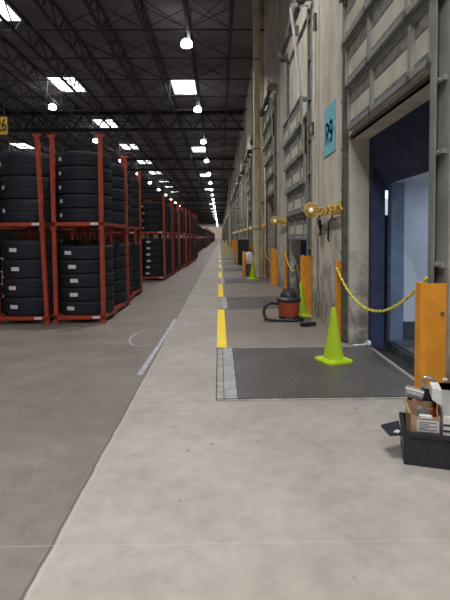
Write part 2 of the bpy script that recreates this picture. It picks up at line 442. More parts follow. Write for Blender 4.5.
# levellers
def leveller():
    t=thing('dock_leveler','x','dock leveler',(0,0,0),group='steel dock leveler plates set in the floor')
    y0,y1=4.46,6.50
    MB().box(.17,2.12,y0,y1,.0,.012).build('deck_plate',M['tread'],t)
    MB().prism([(.035,y0),(.165,y0),(.165,y1),(.035,y1)],0,.014).build('hinge_plate',M['lipm'],t)
    f=MB(); f.box(-.05,.028,y0-.02,y1+.02,0,.006); f.box(-.05,2.12,y0-.04,y0-.012,0,.008); f.box(-.05,2.12,y1+.012,y1+.04,0,.008)
    f.build('pit_frame',M['frame'],t)
    g=MB(); g.box(-.05,-.04,y0-.04,y1+.04,0,.009); g.box(.028,.036,y0,y1,0,.010); g.box(.165,.171,y0,y1,0,.0135); g.box(-.04,2.12,y0-.012,y0,0,.010); g.box(-.04,2.12,y1,y1+.012,0,.010)
    g.build('gap_seal',M['rubber'],t)
    return t
lev=leveller()
for k in range(10):
    lb='dark diamond-tread steel dock leveler plate '+['nearest the camera, with a lime cone standing on it','beyond the shop vacuum, second along the dock wall'][k] if k<2 else f'dark steel dock leveler plate, {ordn(k+1)} from the camera along the dock wall'
    if k==0: lev['label']=lb
    else: dup(lev,(0,k*P,0),label=lb)

# yellow edge line, one painted stripe between each pair of levellers
for k in range(18):
    y0=6.60+k*P; y1=y0+3.5
    b=MB(); b.box(-.052,.092,y0,y1,0,.003); o=b.build('yellow_floor_stripe',M['yellow'])
    tag(o,'solid yellow painted floor stripe starting at the nearest dock plate' if k==0 else f'yellow painted floor stripe, {ordn(k+1)} from the camera in the dashed line',' floor stripe'.strip(),'yellow stripes along the dock edge')

# orange guards
def guard_mb(w_):
    b=MB(); x0=WX-w_
    prof=[(x0,.0),(x0+.035,-.045),(WX-.004,-.045),(WX-.004,-.030),(x0+.042,-.030),(x0+.014,.006),(x0+.014,.10),(x0,.10)]
    b.prism(prof,0,1.20)
    return b
gn=thing('door_guard','x','guard',(0,3.83,0),group='orange steel guards beside the dock doors')
guard_mb(.215).build('guard_plate',M['guard'],gn)
bb=MB()
for z in (.25,.95): bb.bar((WX-.05,-.045,z),(WX-.05,-.055,z),.03,round_=True)
bb.build('bolt',M['track_d'],gn)
gf=thing('door_guard','x','guard',(0,OY1+.28,0),group='orange steel guards beside the dock doors')
o=MB(); o.prism([(WX-.115,0),(WX-.004,0),(WX-.004,.015),(WX-.1,.015),(WX-.1,.12),(WX-.115,.12)],0,1.22); o.build('guard_plate',M['guard'],gf)
for k in range(12):
    nl=['tall orange guard plate at the right edge, behind the cardboard box','orange guard plate behind the lime cone near the shop vacuum'][k] if k<2 else f'orange guard plate on the near side of the {ordn(k+1)} dock door'
    fl=['narrow orange guard edge left of the near doorway, where the yellow chain starts','narrow orange guard edge on the far side of the second doorway'][k] if k<2 else f'narrow orange guard on the far side of the {ordn(k+1)} dock door'
    if k==0: gn['label']=nl; gf['label']=fl
    else: dup(gn,(0,3.83+k*P,0),label=nl); dup(gf,(0,OY1+.28+k*P,0),label=fl)
# chains
def chain(k,p0,p1,sag,label):
    n=44 if k==0 else 22; pts=[]
    for i in range(n+1):
        t=i/n; p=Vector(p0).lerp(Vector(p1),t); p.z-=sag*4*t*(1-t); pts.append(p)
    b=MB()
    if k==0:
        b.tube(pts,.010,6)
        for i in range(n):
            a=pts[i]; c=pts[i+1]; m_=(a+c)/2; b.bar(a.lerp(c,.15),a.lerp(c,.85),.030,.018) if i%2 else b.bar(a.lerp(c,.15),a.lerp(c,.85),.018,.030)
    else: b.tube(pts,.014,6)
    tag(b.build('safety_chain',M['chain'],None,False),label,'chain','yellow chains across the dock doorways')
chain(0,(1.785,3.93,1.235),(1.78,6.98,1.12),.46,'yellow plastic chain sagging across the nearest dock doorway')
chain(1,(1.75,4.0+P,1.20),(1.80,6.98+P,1.16),.42,'yellow chain sagging across the second doorway, behind the vacuum')
chain(2,(1.75,4.0+2*P,1.20),(1.80,6.98+2*P,1.16),.42,'small yellow chain across the third dock doorway, right of the cream column')

# dock lights with folded yellow arms
dl=thing('dock_light','x','dock light',(0,0,0),group='yellow dock lights on folding arms along the wall')
b=MB(); b.torus((1.72,8.95,2.09),.115,.026,'Y',28,8); b.torus((1.72,8.90,2.09),.075,.010,'Y',20,6)
for a in range(6): b.bar((1.72+.12*math.cos(a*PI/3),8.95,2.09+.12*math.sin(a*PI/3)),(1.72+.07*math.cos(a*PI/3),8.90,2.09+.07*math.sin(a*PI/3)),.010)
b.build('lamp_cage',M['armyel'],dl,True)
MB().lathe([(.005,.0),(.055,.01),(.085,.05),(.09,.09),(.05,.16),(.005,.17)],20,False,(1.72,8.91,2.09),'Y').build('lamp_bowl',M['whitep'],dl,True)
MB().lathe([(.003,-.035),(.03,-.025),(.042,.0),(.03,.03),(.003,.03)],16,False,(1.72,8.90,2.09),'Y').build('bulb',M['warm'],dl,True)
b=MB()
for z in (1.99,2.10): b.tube([(1.74,8.85,z+.02),(1.80,8.3,z-.02),(1.82,7.75,z-.03),(1.82,7.25,z-.04)],.017,6)
for i in range(11):
    y=8.75-i*.155; z0,z1=(1.98,2.08) if i%2 else (2.08,1.98); b.bar((1.79,y,z0),(1.80,y-.155,z1),.022)
b.torus((1.80,8.45,2.04),.06,.014,'X',14,6); b.torus((1.80,7.95,2.04),.06,.014,'X',14,6); b.torus((1.80,7.5,2.04),.055,.014,'X',14,6)
b.build('folding_arm',M['armyel'],dl,True)
MB().box(1.83,WX,7.26,7.38,1.93,2.12).build('wall_bracket',M['armyel'],dl)
for k in range(10):
    lb='round yellow caged dock light with folded arm on the wall below the R9 sign' if k==0 else f'yellow caged dock light on folding arm, {ordn(k+1)} from the camera along the wall'
    if k==0: dl['label']=lb; dl.location.y=-.3
    else: dup(dl,(0,k*P-.3,0),label=lb)
b=MB(); b.tube([(1.84,8.45,1.99),(1.83,8.46,1.85),(1.85,8.43,1.72),(1.83,8.40,1.60),(1.85,8.43,1.66),(1.86,8.47,1.90)],.018,6); b.tube([(1.85,8.46,1.85),(1.85,8.30,1.8),(1.85,8.36,1.62)],.014,6)
tag(b.build('power_cable',M['rubber']),'short thick black cable bundle hanging under the yellow dock light','cable')
b=MB(); b.tube([(1.86,7.5,2.0),(1.86,7.62,1.9),(1.86,7.82,1.84),(1.86,7.9,1.55),(1.86,7.82,1.5),(1.86,7.8,1.84)],.012,6); b.tube([(1.86,7.62,1.9),(1.86,7.35,1.86)],.012,6)
cb=MB(); cb.tube([(1.86,8.75,1.98),(1.86,8.82,1.88),(1.86,8.74,1.80),(1.86,8.68,1.88),(1.86,8.75,1.95)],.007,6); tag(cb.build('cable_loop',M['rubber']),'tiny dark cable loop hanging right under the round dock light','cable')
tag(b.build('power_cable',M['rubber']),'thin black looped cable hanging from the yellow folding arm, right of the thick cable','cable')
for n,(y,z) in enumerate(((8.05,.42),)):
    t=thing('outlet_box','small grey electrical box low on the stained wall beside the shop vacuum','outlet box',(WX,y+.75,z))
    MB().box(-.05,0,-.06,.06,-.10,.10,.008).build('box',M['track'],t); MB().box(-.056,-.05,-.035,.035,-.06,.06).build('cover',M['track_d'],t)
    MB().bar((-.025,0,.1),(-.025,0,1.2),.025,round_=True).build('conduit',M['track'],t)

# R9 sign
def text(s,size,m,parent,loc,rot,name='lettering',bold=.012):
    cu=bpy.data.curves.new('t','FONT'); cu.body=s; cu.size=size; cu.align_x='CENTER'; cu.align_y='CENTER'; cu.extrude=.002; cu.offset=bold
    to=bpy.data.objects.new('t',cu); C.objects.link(to); dg=bpy.context.evaluated_depsgraph_get(); dg.update()
    me=bpy.data.meshes.new_from_object(to.evaluated_get(dg)); bpy.data.objects.remove(to); me.materials.clear(); me.materials.append(m)
    o=bpy.data.objects.new(name,me); C.objects.link(o); o.parent=parent; o.location=loc; o.rotation_euler=rot; return o
t=thing('bay_sign','square light blue wall sign reading R9 beside the nearest dock door','sign',(WX,7.93,3.41))
MB().box(-.012,0,-.41,.41,-.41,.41).build('sign_board',M['cyan'],t)
def strokes(lines,w,m,parent,name):
    b=MB()
    for ln in lines:
        for (u0,v0),(u1,v1) in zip(ln,ln[1:]):
            d=Vector((u1-u0,v1-v0)).normalized()*w*.3
            b.bar((-.015,-(u0-d.x),v0-d.y),(-.015,-(u1+d.x),v1+d.y),w,.006) if False else b.bar((-.015,-u0+d.x,v0-d.y),(-.015,-u1-d.x,v1+d.y),.006,w)
    return b.build(name,m,parent)
arc=lambda cx,cy,rx,ry,a0,a1,n=12:[(cx+rx*math.cos(math.radians(a0+(a1-a0)*i/n)),cy+ry*math.sin(math.radians(a0+(a1-a0)*i/n))) for i in range(n+1)]
strokes([[(-.22,-.20),(-.22,.12)],[(-.22,.12),(-.14,.12)]+arc(-.13,.035,.085,.085,90,-90)+[(-.22,-.05)],[(-.14,-.05),(-.04,-.20)]],.052,M['ink'],t,'letter_r')
strokes([arc(.13,.03,.085,.09,0,360,18),[(.215,.03)]+arc(.12,-.03,.095,.165,0,-110)],.052,M['ink'],t,'digit_nine')
# small fixtures on the upper wall
t=thing('wall_outlet_plate','small rust-marked box high on the wall above the R9 sign','wall box',(WX,9.05,5.75)); MB().box(-.05,0,-.07,.07,-.18,.12,.01).build('box',M['track_d'],t); MB().bar((-.02,0,-.18),(-.02,0,-5.0),.02,round_=True).build('conduit',M['cream'],t)
t=thing('wall_outlet_plate','small dark box on the wall left of the R9 sign top','wall box',(WX,9.3,3.75)); MB().box(-.05,0,-.07,.07,-.12,.12,.01).build('box',M['track_d'],t); MB().box(-.055,-.05,-.04,.04,-.07,.07).build('cover',M['cream'],t)
# white leaning guide pipe over second door
t=thing('guide_pipe','slim white pipe leaning out from the wall above the half-lowered door','pipe',(0,0,0))
MB().tube([(1.72,OY0+P+.13,4.5),(1.70,OY0+P+.13,5.0),(1.53,OY0+P+.13,6.36),(1.54,OY0+P+.14,6.41),(1.60,OY0+P+.15,6.43),(1.895,OY0+P+.15,6.43)],.030,8).build('pipe',M['whitep'],t,True)
MB().box(1.71,1.895,OY0+P+.1,OY0+P+.2,4.45,4.53).build('bracket',M['track'],t)

# ------------------------------------------------------------------ truck trailers + dock seals behind the open doors
tr_=thing('truck_trailer','x','trailer',(0,0,0),group='white truck trailers backed up to the dock doors')
TX=2.45; ty0,ty1=4.30,6.62; tz0,tz1=.10,2.35; TL=12.
b=MB(); b.box(TX,TL,ty1-.06,ty1,tz0,tz1); b.box(TX,TL,ty0,ty0+.05,tz0,tz1); b.box(TX,TL,ty0,ty1,tz1,tz1+.05); b.box(TL,TL+.06,ty0,ty1,tz0,tz1)
for i in range(12): b.box(3.+i*.7,3.03+i*.7,ty1-.075,ty1-.06,tz0+.4,tz1)
b.build('trailer_body',M['trail'],tr_)
b=MB(); b.box(TX,TL,ty0,ty1,tz0-.14,tz0); b.box(TX-.02,TX+.1,ty0,ty1,tz0-.3,tz0-.03)
for i in range(4): b.box(TX-.035,TX-.02,4.6+i*.52,4.85+i*.52,tz0-.12,tz0-.02)
b.build('trailer_floor',M['scuff'],tr_)
b=MB(); b.box(TX-.02,TX+.17,ty1-.12,ty1+.02,tz0-.1,tz1+.04,.008); b.box(TX-.02,TX+.21,ty0-.02,ty0+.07,tz0-.1,tz1+.04,.008); b.box(TX-.02,TX+.08,ty0,ty1,tz1,tz1+.12)
b.build('rear_frame',M['trailb'],tr_)
MB().box(TX+.17,TL,ty1-.085,ty1-.06,tz0,tz0+.26).build('scuff_band',M['scuff'],tr_)
seal=thing('trim_3',None,None,(0,0,0),kind='structure')
MB().box(OX,TX-.085,OY1-.14,OY1+.35,-.6,HEAD+.3).build('side_pad',M['navy'],seal); MB().box(OX,TX-.025,OY0-.35,OY0+.12,-.6,HEAD+.3).build('side_pad',M['navy'],seal)
b=MB(); b.prism([(OX,HEAD+.35),(TX-.06,HEAD+.35),(TX+.02,2.36),(TX-.08,2.32),(OX,2.62)],OY0-.1,OY1-.14,'Y')
b.build('head_pad',M['navy'],seal)
b=MB(); b.box(TX-.1,TX+.6,OY1+.02,OY1+.04,-.6,1.90); b.box(TX-.1,TX+.6,OY1+.02,OY1+.04,2.26,2.50); b.box(TX-.1,TX+.6,OY1+.02,OY1+.04,2.60,HEAD+.3); b.box(TX+.05,TX+.6,OY1+.045,OY1+.06,1.85,2.7)
b.build('side_flap',M['navy'],seal)
MB().box(OX,TX-.03,OY0+.1,OY1-.14,-.6,-.02).build('bumper_board',M['rubber'],seal)
opens=[k for k in range(NDET) if bottoms[k]>.5]
for n,k in enumerate(opens):
    lb='white truck trailer interior seen through the nearest dock doorway' if k==0 else f'white truck trailer behind the {ordn(k+1)} dock doorway'
    if k==0: tr_['label']=lb
    else: dup(tr_,(0,k*P,0),label=lb); dup(seal,(0,k*P,0),name=f'trim_{n+3}')
area('trailer_light',(4.6,5.4,2.30),(0,0,0),2.6,38,(.78,.86,1.),1.2)
area('trailer_light',(4.6,5.4+P,2.30),(0,0,0),2.6,16,(.8,.88,1.),1.2)
# white piece added in place of the daylight leak at sill level
t=thing('sill_light_leak','small white stand-in for a floor-level light leak behind the nearest dock plate','light leak',(2.04,6.52,.014),rz=.1)
MB().tube([(-.14,0,.02),(-.02,0,.02),(.06,0,.03)],.014,8).build('leak_bar',M['whitep'],t,True); MB().lathe([(.004,-.03),(.04,-.025),(.045,0),(.04,.025),(.004,.03)],12,False,(.09,0,.04),'X').build('leak_end',M['whitep'],t,True)

# ------------------------------------------------------------------ cones
def cone():
    t=thing('traffic_cone','x','traffic cone',(0,0,0),group='lime traffic cones along the dock')
    MB().lathe([(.135,.03),(.130,.05),(.082,.30),(.040,.58),(.030,.665),(.026,.68),(.018,.685),(.016,.66),(.03,.5),(.12,.03)],36).build('cone_body',M['lime'],t,True)
    b=MB(); s=.19; c=.05
    b.prism([(-s+c,-s),(s-c,-s),(s,-s+c),(s,s-c),(s-c,s),(-s+c,s),(-s,s-c),(-s,-s+c)],0,.028); b.lathe([(.17,.027),(.165,.04),(.135,.045)],36)
    b.build('base',M['lime'],t); return t
co=cone(); co.location=(1.435,5.76,.014); co.rotation_euler=(0,0,.35); co['label']='large lime traffic cone standing on the nearest dock plate'
dup(co,(1.63,9.18,0),.1,'lime traffic cone against an orange guard behind the shop vacuum')
dup(co,(1.24,17.25,.012),.5,'small lime traffic cone in front of the cream column and white bag')
dup(co,(.76,41.,0),.2,'tiny lime traffic cone farthest down the dock edge')

# ------------------------------------------------------------------ columns by the wall
def col(y,label):
    t=thing('steel_column',label,'column',(1.49,y,0),group='round cream columns along the dock wall')
    MB().lathe([(.14,0),(.14,ROOF-.06)],28).build('shaft',M['cream'],t,True)
    b=MB()
    for z in (1.9,5.0,8.4): b.lathe([(.147,z-.02),(.147,z+.02)],24)
    b.build('band',M['track_d'],t,True)
    b=MB(); b.box(-.22,.22,-.22,.22,0,.025); b.box(-.2,.2,-.2,.2,ROOF-.06,ROOF-.01); b.build('base_plate',M['track_d'],t)
    return t
col(18.1,'thick round cream column rising by the dock wall, nearest the camera')
for n,y in enumerate((67.,)): col(y,f'thin distant cream column by the dock wall, {ordn(n+2)} from the camera')
t=thing('wall_pipe','cream drain pipe on the wall behind the thick column','pipe',(1.78,19.6,0)); MB().lathe([(.10,0),(.10,ROOF)],16).build('pipe',M['cream'],t,True); MB().box(-.02,.12,-.14,.14,3.,3.06).build('strap',M['track_d'],t)

# orange posts and clutter standing off the wall
def post(x,y,h,label,m='guard'):
    t=thing('bollard',label,'bollard',(x,y,0),group='orange bollards off the dock wall')
    MB().lathe([(.07,0),(.07,h-.04),(.055,h-.01),(.02,h)],18).build('tube',M[m],t,True)
    MB().box(-.12,.12,-.12,.12,0,.02).build('base_plate',M['track_d'],t)
post(.98,18.4,1.02,'orange bollard left of the white bag and cream column')
post(.90,26.6,1.05,'orange bollard beyond the white bag, left of a dark cabinet')
post(1.5,30.,1.2,'orange bollard just left of the cream column in the distance')
post(.70,46.5,1.3,'yellow bollard behind the farthest lime cone','yellow')
t=thing('trash_bin','grey bin with a white bag folded over its rim beside the cream column','bin',(1.19,18.9,0))
MB().lathe([(.15,0),(.18,.62),(.17,.63),(.14,.03)],20).build('bin_body',M['track_d'],t,True)
b=MB(); b.lathe([(.185,.50),(.215,.56),(.21,.70),(.19,.84),(.13,.95),(.05,.98)],18); b.build('bag',M['bag'],t,True)
t=thing('equipment_cabinet','dark narrow cabinet beside the wall in the distance, behind the bollards','cabinet',(1.38,26.0,0))
MB().box(-.35,.25,-.3,.3,.05,1.45,.02).build('cabinet_body',M['blackp'],t); MB().box(-.33,-.06,-.31,-.30,.1,1.4).build('door',M['rubber'],t); MB().box(-.34,.24,-.28,.28,0,.05).build('plinth',M['track_d'],t)

# ------------------------------------------------------------------ shop vacuum
t=thing('shop_vacuum','orange-red and black shop vacuum with curled hose standing by the second dock door','vacuum',(1.32,8.78,0),rz=0); t.scale=(1.04,1.04,.9)
MB().lathe([(.02,.075),(.17,.075),(.185,.09),(.205,.38),(.212,.385),(.212,.40),(.02,.40)],32).build('tank',M['vacred'],t,True)
MB().lathe([(.215,.40),(.225,.41),(.225,.45),(.205,.475),(.16,.50),(.15,.56),(.12,.60),(.04,.62),(.005,.62)],32).build('lid',M['blackp'],t,True)
b=MB(); b.tube([(-.10,0,.60),(-.09,0,.65),(0,0,.665),(.09,0,.65),(.10,0,.60)],.016,8); b.build('handle',M['blackp'],t,True)
for a in (0,1,2,3):
    b=MB(); b.box(.17*math.cos(a*PI/2+.78)-.04,.17*math.cos(a*PI/2+.78)+.04,.17*math.sin(a*PI/2+.78)-.04,.17*math.sin(a*PI/2+.78)+.04,.045,.10,.01)
    b.build('caster_bracket',M['blackp'],t)
for a in range(4):
    x,y=.19*math.cos(a*PI/2+.78),.19*math.sin(a*PI/2+.78)
    MB().lathe([(.006,-.015),(.034,-.015),(.036,0),(.034,.015),(.006,.015)],16,False,(x,y,.036),'Y').build('wheel',M['rubber'],t,True)
b=MB(); pts=[]
import itertools
ctrl=[(-.20,-.03,.34),(-.30,-.06,.37),(-.40,-.10,.35),(-.46,-.12,.26),(-.47,-.14,.15),(-.42,-.18,.06),(-.30,-.20,.035),(-.15,-.22,.035),(.0,-.24,.035),(.14,-.25,.035)]
def smooth_pts(c,n=6):
    out=[]; c=[Vector(p) for p in c]
    for i in range(len(c)-1):
        p0=c[max(i-1,0)]; p1=c[i]; p2=c[i+1]; p3=c[min(i+2,len(c)-1)]
        for j in range(n):
            q=j/n; out.append(.5*((2*p1)+(p2-p0)*q+(2*p0-5*p1+4*p2-p3)*q*q+(3*p1-p0-3*p2+p3)*q**3))
    out.append(c[-1]); return out
pp=smooth_pts(ctrl); b.tube(pp,[.026 if i%2 else .031 for i in range(len(pp))],10); b.build('hose',M['blackp'],t,True)
b=MB(); b.bar((-.45,-.15,.02),(-.45,-.15,.05),.05,round_=True); b.build('hose_cuff',M['rubber'],t)
b=MB(); b.tube([(.18,.02,.30),(.20,.05,.60),(.17,.15,.95),(.16,.25,1.15)],.017,8); b.build('wand',M['rubber'],t,True)
t=thing('vacuum_nozzle','black floor nozzle lying on the floor right of the shop vacuum','nozzle',(1.56,8.72,0),rz=-1.1)
MB().prism([(-.16,-.05),(.02,-.09),(.16,-.09),(.16,.09),(.02,.09),(-.16,.05)],.0,.05).build('head',M['blackp'],t); MB().tube([(-.10,0,.05),(-.2,.02,.09),(-.26,.06,.14)],.025,10).build('neck',M['rubber'],t,True)
MB().box(.155,.17,-.08,.08,.0,.045).build('brush',M['alu'],t)
t=thing('dust_brush','small dark brush lying on the floor in front of the stained wall','brush',(1.57,8.12,0),rz=.35)
MB().prism([(-.15,-.035),(-.09,-.06),(.1,-.05),(.16,0),(.1,.05),(-.09,.06),(-.15,.035)],.012,.065).build('brush_head',M['rubber'],t); MB().prism([(-.13,-.04),(.1,-.04),(.1,.04),(-.13,.04)],0,.012).build('bristles',M['alu'],t)
t=thing('paper_scrap','crumpled white scrap on the floor at the foot of the stained wall','scrap',(1.72,8.35,0),rz=.4)
b=MB(); r=bmesh.ops.create_icosphere(b.bm,subdivisions=2,radius=.05)
for v in r['verts']: v.co*=random.uniform(.6,1.1); v.co.z=max(0,v.co.z*.5+.02)
b.build('paper_lump',M['paper'],t)

# ------------------------------------------------------------------ bottom right: black bin and what is in it
BR=math.radians(-18); BO=Vector((1.275,3.13,0))
def bl(x,y,z=0):      # from the bin's own axes to the room
    return (BO.x+x*math.cos(BR)-y*math.sin(BR), BO.y+x*math.sin(BR)+y*math.cos(BR), z)
LX,LY,BH=.50,.36,.235
t=thing('tool_bin','low black plastic bin on the floor at the right edge, holding boxes','bin',bl(0,0),BR)
b=MB(); th=.016
b.box(.01,LX-.01,.01,LY-.01,0,.02)
b.box(0,LX,0,th,0,BH,.004); b.box(0,LX,LY-th,LY,0,BH,.004); b.box(0,th,th,LY-th,0,BH,.004); b.box(LX-th,LX,th,LY-th,0,BH,.004)
for q in range(4): b.box(.04+q*.12,.055+q*.12,-.006,0,.01,BH-.04)
b.build('bin_body',M['blackp'],t)
b=MB(); b.box(-.012,LX+.012,-.014,0,BH-.028,BH); b.box(-.012,LX+.012,LY,LY+.014,BH-.028,BH); b.box(-.012,0,0,LY,BH-.028,BH)
b.build('rim',M['blackp'],t)
b=MB(); b.prism([(-.15,.14),(-.02,.26),(-.013,.02),(-.095,-.01)],.195,.21)
fl_=b.build('side_flap',M['blackp'],t)
b=MB(); b.prism([(-.07,.03),(-.045,.075),(-.02,.07),(-.035,.02)],.21,.213); b.build('flap_label',M['paper'],fl_)
t=thing('cardboard_box','open cardboard box with a white shipping label sitting in the black bin','box',bl(.045,.045,.075),BR+.05)
w2,d2,h2=.195,.255,.275
b=MB(); b.box(0,w2,0,d2,0,.006); b.box(0,w2,0,.006,0,h2-.015); b.box(0,w2,d2-.006,d2,0,h2+.01); b.box(0,.006,0,d2,0,h2); b.box(w2-.006,w2,0,d2,0,h2-.02)
b.prism([(0,h2),(-.02,h2+.006),(-.018,h2+.012),(.006,h2)],0,d2,'Y')
b.build('carton',M['card'],t)
MB().box(.04,.185,-.004,-.001,.155,.235).build('shipping_label',M['paper'],t)
b=MB()
for q in range(5): b.box(.055,  .12 if q%2 else .17,-.0055,-.004,.168+q*.013,.172+q*.013)
b.build('label_print',M['track_d'],t)
MB().box(.06,.14,-.005,.03,h2-.025,h2-.008).build('tape',M['whitep'],t)
b=MB(); b.prism([(.05,.02),(.13,.02),(.15,.27),(.06,.28)],.13,.14,'Y'); b.build('document_sleeve',M['clear'],t)
b=MB(); b.bar((.155,.15,.02),(.158,.17,.26),.05,round_=True,seg=14); b.build('brown_roll',M['vacred'],t)
b=MB(); b.bar((.02,.2,.03),(.11,.2,.25),.012,.05); b.build('paper_stack',M['paper'],t)
t=thing('plastic_tube','short shiny grey tube with a white highlight strip behind the cardboard box','tube',bl(.03,.325,.02),BR)
MB().tube([(.0,.0,.405),(.12,-.0,.375)],.045,16).build('tube_body',M['clear'],t,True); MB().box(.015,.05,-.012,.012,.0,.38).build('stem',M['blackp'],t)
MB().tube([(-.0,-.036,.432),(.125,-.036,.402)],.008,8).build('highlight_strip',M['whitep'],t)
t=thing('white_appliance','white moulded case with dark bands at the right edge of the black bin','case',bl(.255,.04,.02),BR)
b=MB(); b.prism([(0,0),(.225,0),(.225,.49),(-.06,.49),(-.06,.41),(0,.37)],.10,.265,'Y'); b.prism([(.10,0),(.10,.49),(.265,.49),(.265,.27),(0,.33),(0,0)],0.0,.224,'X'); b.build('case_body',M['whitep'],t)
b=MB()
for z in (.235,.275): b.box(-.0,.168,-.004,.0,z-.006,z+.006)
b.build('band',M['rubber'],t)
MB().box(.04,.13,-.005,0,.30,.322).build('button_panel',M['cream'],t)
t=thing('tape_roll','grey ring standing on a black block behind the white case by the orange guard','tape roll',bl(.19,.327,.02),BR)
MB().torus((0,0,.475),.040,.013,'Y',24,8).build('ring',M['alu'],t,True); MB().box(-.05,.055,-.015,.015,0,.43).build('stand_block',M['blackp'],t)
t=thing('spray_bottle','small grey bottle behind the white case at the right edge','bottle',bl(.305,.322,.02),BR)
MB().lathe([(.018,0),(.02,.01),(.02,.44),(.010,.48),(.010,.50),(.004,.50)],16).build('bottle_body',M['alu'],t,True); MB().box(-.02,.014,-.010,.010,.50,.52,.003).build('nozzle',M['whitep'],t)

# ------------------------------------------------------------------ floor marks
b=MB(); pts=[]
for i in range(30):
    a=.25*PI+ i/29*1.45*PI; pts.append((-1.17+.25*math.cos(a)+(-.02*i/29),7.35+.62*math.sin(a),.002))
prev=None
for p,q in zip(pts,pts[1:]): b.bar(p,q,.022,.002)
tag(b.build('chalk_loop',M['chalk']),'pale hand-drawn chalk loop on the floor left of the long joint','floor marking')
b=MB(); b.prism([(-.98,5.3),(-.92,5.3),(-.87,7.3),(-.86,9.0),(-.91,9.0),(-.93,7.2)],.0005,.002)
tag(b.build('paint_smear',M['chalk']),'pale blue-grey paint smear running along the floor joint','floor marking')

# ------------------------------------------------------------------ hanging aisle sign
t=thing('aisle_sign','yellow hanging sign with black 26 at the top left corner above the racks','sign',(-5.67,12.0,4.49))
MB().box(-.27,.27,-.012,.012,-.22,.22).build('sign_board',M['signy'],t); text('26',.46,M['blackink'],t,(.12,-.020,0),(PI/2,0,0),bold=.006).scale=(.55,1,1)
b=MB(); b.box(-.29,.29,-.016,.016,.235,.262); b.box(-.29,.29,-.016,.016,-.262,-.235); b.box(-.29,-.27,-.016,.016,-.26,.26); b.box(.27,.29,-.016,.016,-.26,.26); b.build('sign_frame',M['blackink'],t)
b=MB(); b.bar((-.2,0,.25),(-.2,0,5.5),.012); b.bar((.2,0,.25),(.2,0,5.5),.012); b.build('hanger',M['steel_dark'],t)

# ------------------------------------------------------------------ tyre racks
RW,RD,RH=.96,2.36,1.755
def rack_unit(top_cup, far=False, H=RH):
    """origin at near-right foot; extends to -x and +y"""
    t=thing('tire_rack','x','rack',(0,0,0),group='orange stackable tire racks along the aisle')
    p=.075
    xs=(0,-RW); ys=(0,RD)
    for x in xs:
        for y in ys:
            x0=x-p if x==0 else x; y0=y if y==0 else y-p
            b=MB(); b.box(x0,x0+p,y0,y0+p,0,H,.006)
            c=.012; b.box(x0-c,x0+p+c,y0-c,y0+p+c,0,.05,.004)
            if top_cup: 
                b.prism([(x0-.05,H-.01),(x0+p+.05,H-.01),(x0+p,H-.07),(x0,H-.07)],y0-.01,y0+p+.01,'Y')
            b.build('post',M['rack'],t)
    z0,z1=.075,.145
    for a_ in ((.008,.06),(RD-.06,RD-.008)): MB().box(-RW,0,*a_,z0,z1).build('end_rail',M['rack'],t)
    for a_ in ((-.062,-.008),(-RW+.008,-RW+.062)): MB().box(*a_,0,RD,z0,z1).build('side_rail',M['rack'],t)
    b=MB()
    for i in range(6): yy=.25+i*(RD-.5)/5; b.box(-RW+.05,-.05,yy-.03,yy+.03,z0+.02,z1-.012)
    b.build('base_slat',M['rack'],t)
    MB().box(-.24,-.10,.002,.0085,z0+.012,z1-.012).build('rack_tag',M['paper'],t)
    return t
rlow=rack_unit(False); rhi=rack_unit(True,H=1.76)
hk=MB()
for q in range(6): hk.bar((-.28-.09*q,.75,1.70),(-.28-.09*q+(.015 if q%2 else -.01),.75,1.53+(.03 if q%3 else 0)),.022,.03)
hk.bar((-.04,.75,1.70),(-.92,.75,1.70),.03)
hk.build('hanging_hooks',M['rack'],rlow)
rlow2=rack_unit(False,H=1.68) ; rhi2=rack_unit(True,H=1.50)
# little hanging hooks under the upper front deck
def merge_rack():
    b=MB(); p=.045
    for x0 in (-p,-RW):
        for y0 in (0,RD-p): b.box(x0,x0+p,y0,y0+p,0,1.60)
    for y0 in (0,RD-.06): b.box(-RW,0,y0,y0+.06,.075,.145)
    for x0 in (-.06,-RW): b.box(x0,x0+.06,0,RD,.075,.145)
    return b
# tyre meshes
def tyre_mb(R,Wd,seg=44):
    g=.010; prof=[]
    ri=.29
    prof+=[(ri,.02*Wd/.25),(ri+.03,.0+.012),(R-.12,.0),(R-.035,.003),(R-.010,.013),(R,.032)]
    n=4; g=.006
    span=Wd-.064
    for i in range(n-1):
        zc=.032+span*(i+1)/n
        prof+=[(R,zc-.008),(R-g,zc-.005),(R-g,zc+.005),(R,zc+.008)]
    prof+=[(R,Wd-.032),(R-.010,Wd-.013),(R-.035,Wd-.003),(R-.12,Wd),(ri+.03,Wd-.012),(ri,Wd-.02*Wd/.25)]
    return MB().lathe(prof,seg,True)
def tyre(R,Wd,lab):
    m=tyre_mb(R,Wd)
    o=m.build('truck_tire',M['tyre'],None,True)
    if lab:
        a0=-PI/2-(.30 if lab>.12 else .75); b=MB(); rr=R+.0035
        n=5; wdt=lab/ R
        vs=[]
        for i in range(n+1):
            a=a0-wdt/2+wdt*i/n
            vs.append([b.bm.verts.new((rr*math.cos(a),rr*math.sin(a),Wd*.5-.035)),b.bm.verts.new((rr*math.cos(a),rr*math.sin(a),Wd*.5+.035))])
        for i in range(n): b.bm.faces.new((vs[i][0],vs[i+1][0],vs[i+1][1],vs[i][1]))
        b.build('sticker',M['paper'],o)
    return o
protos={}
def get_tyre(R,Wd,lab):
    key=(R,Wd,lab)
    if key in protos: 
        p=protos[key]; r=p.copy(); C.objects.link(r)
        for ch in p.children: c=ch.copy(); C.objects.link(c); c.parent=r
        return r
    p=tyre(R,Wd,lab); protos[key]=p; return p
TR=.518
ntyre=0
posn=lambda i,n: 'bottom' if i==0 else ('top' if i==n-1 else ordn(i+1)+' up')
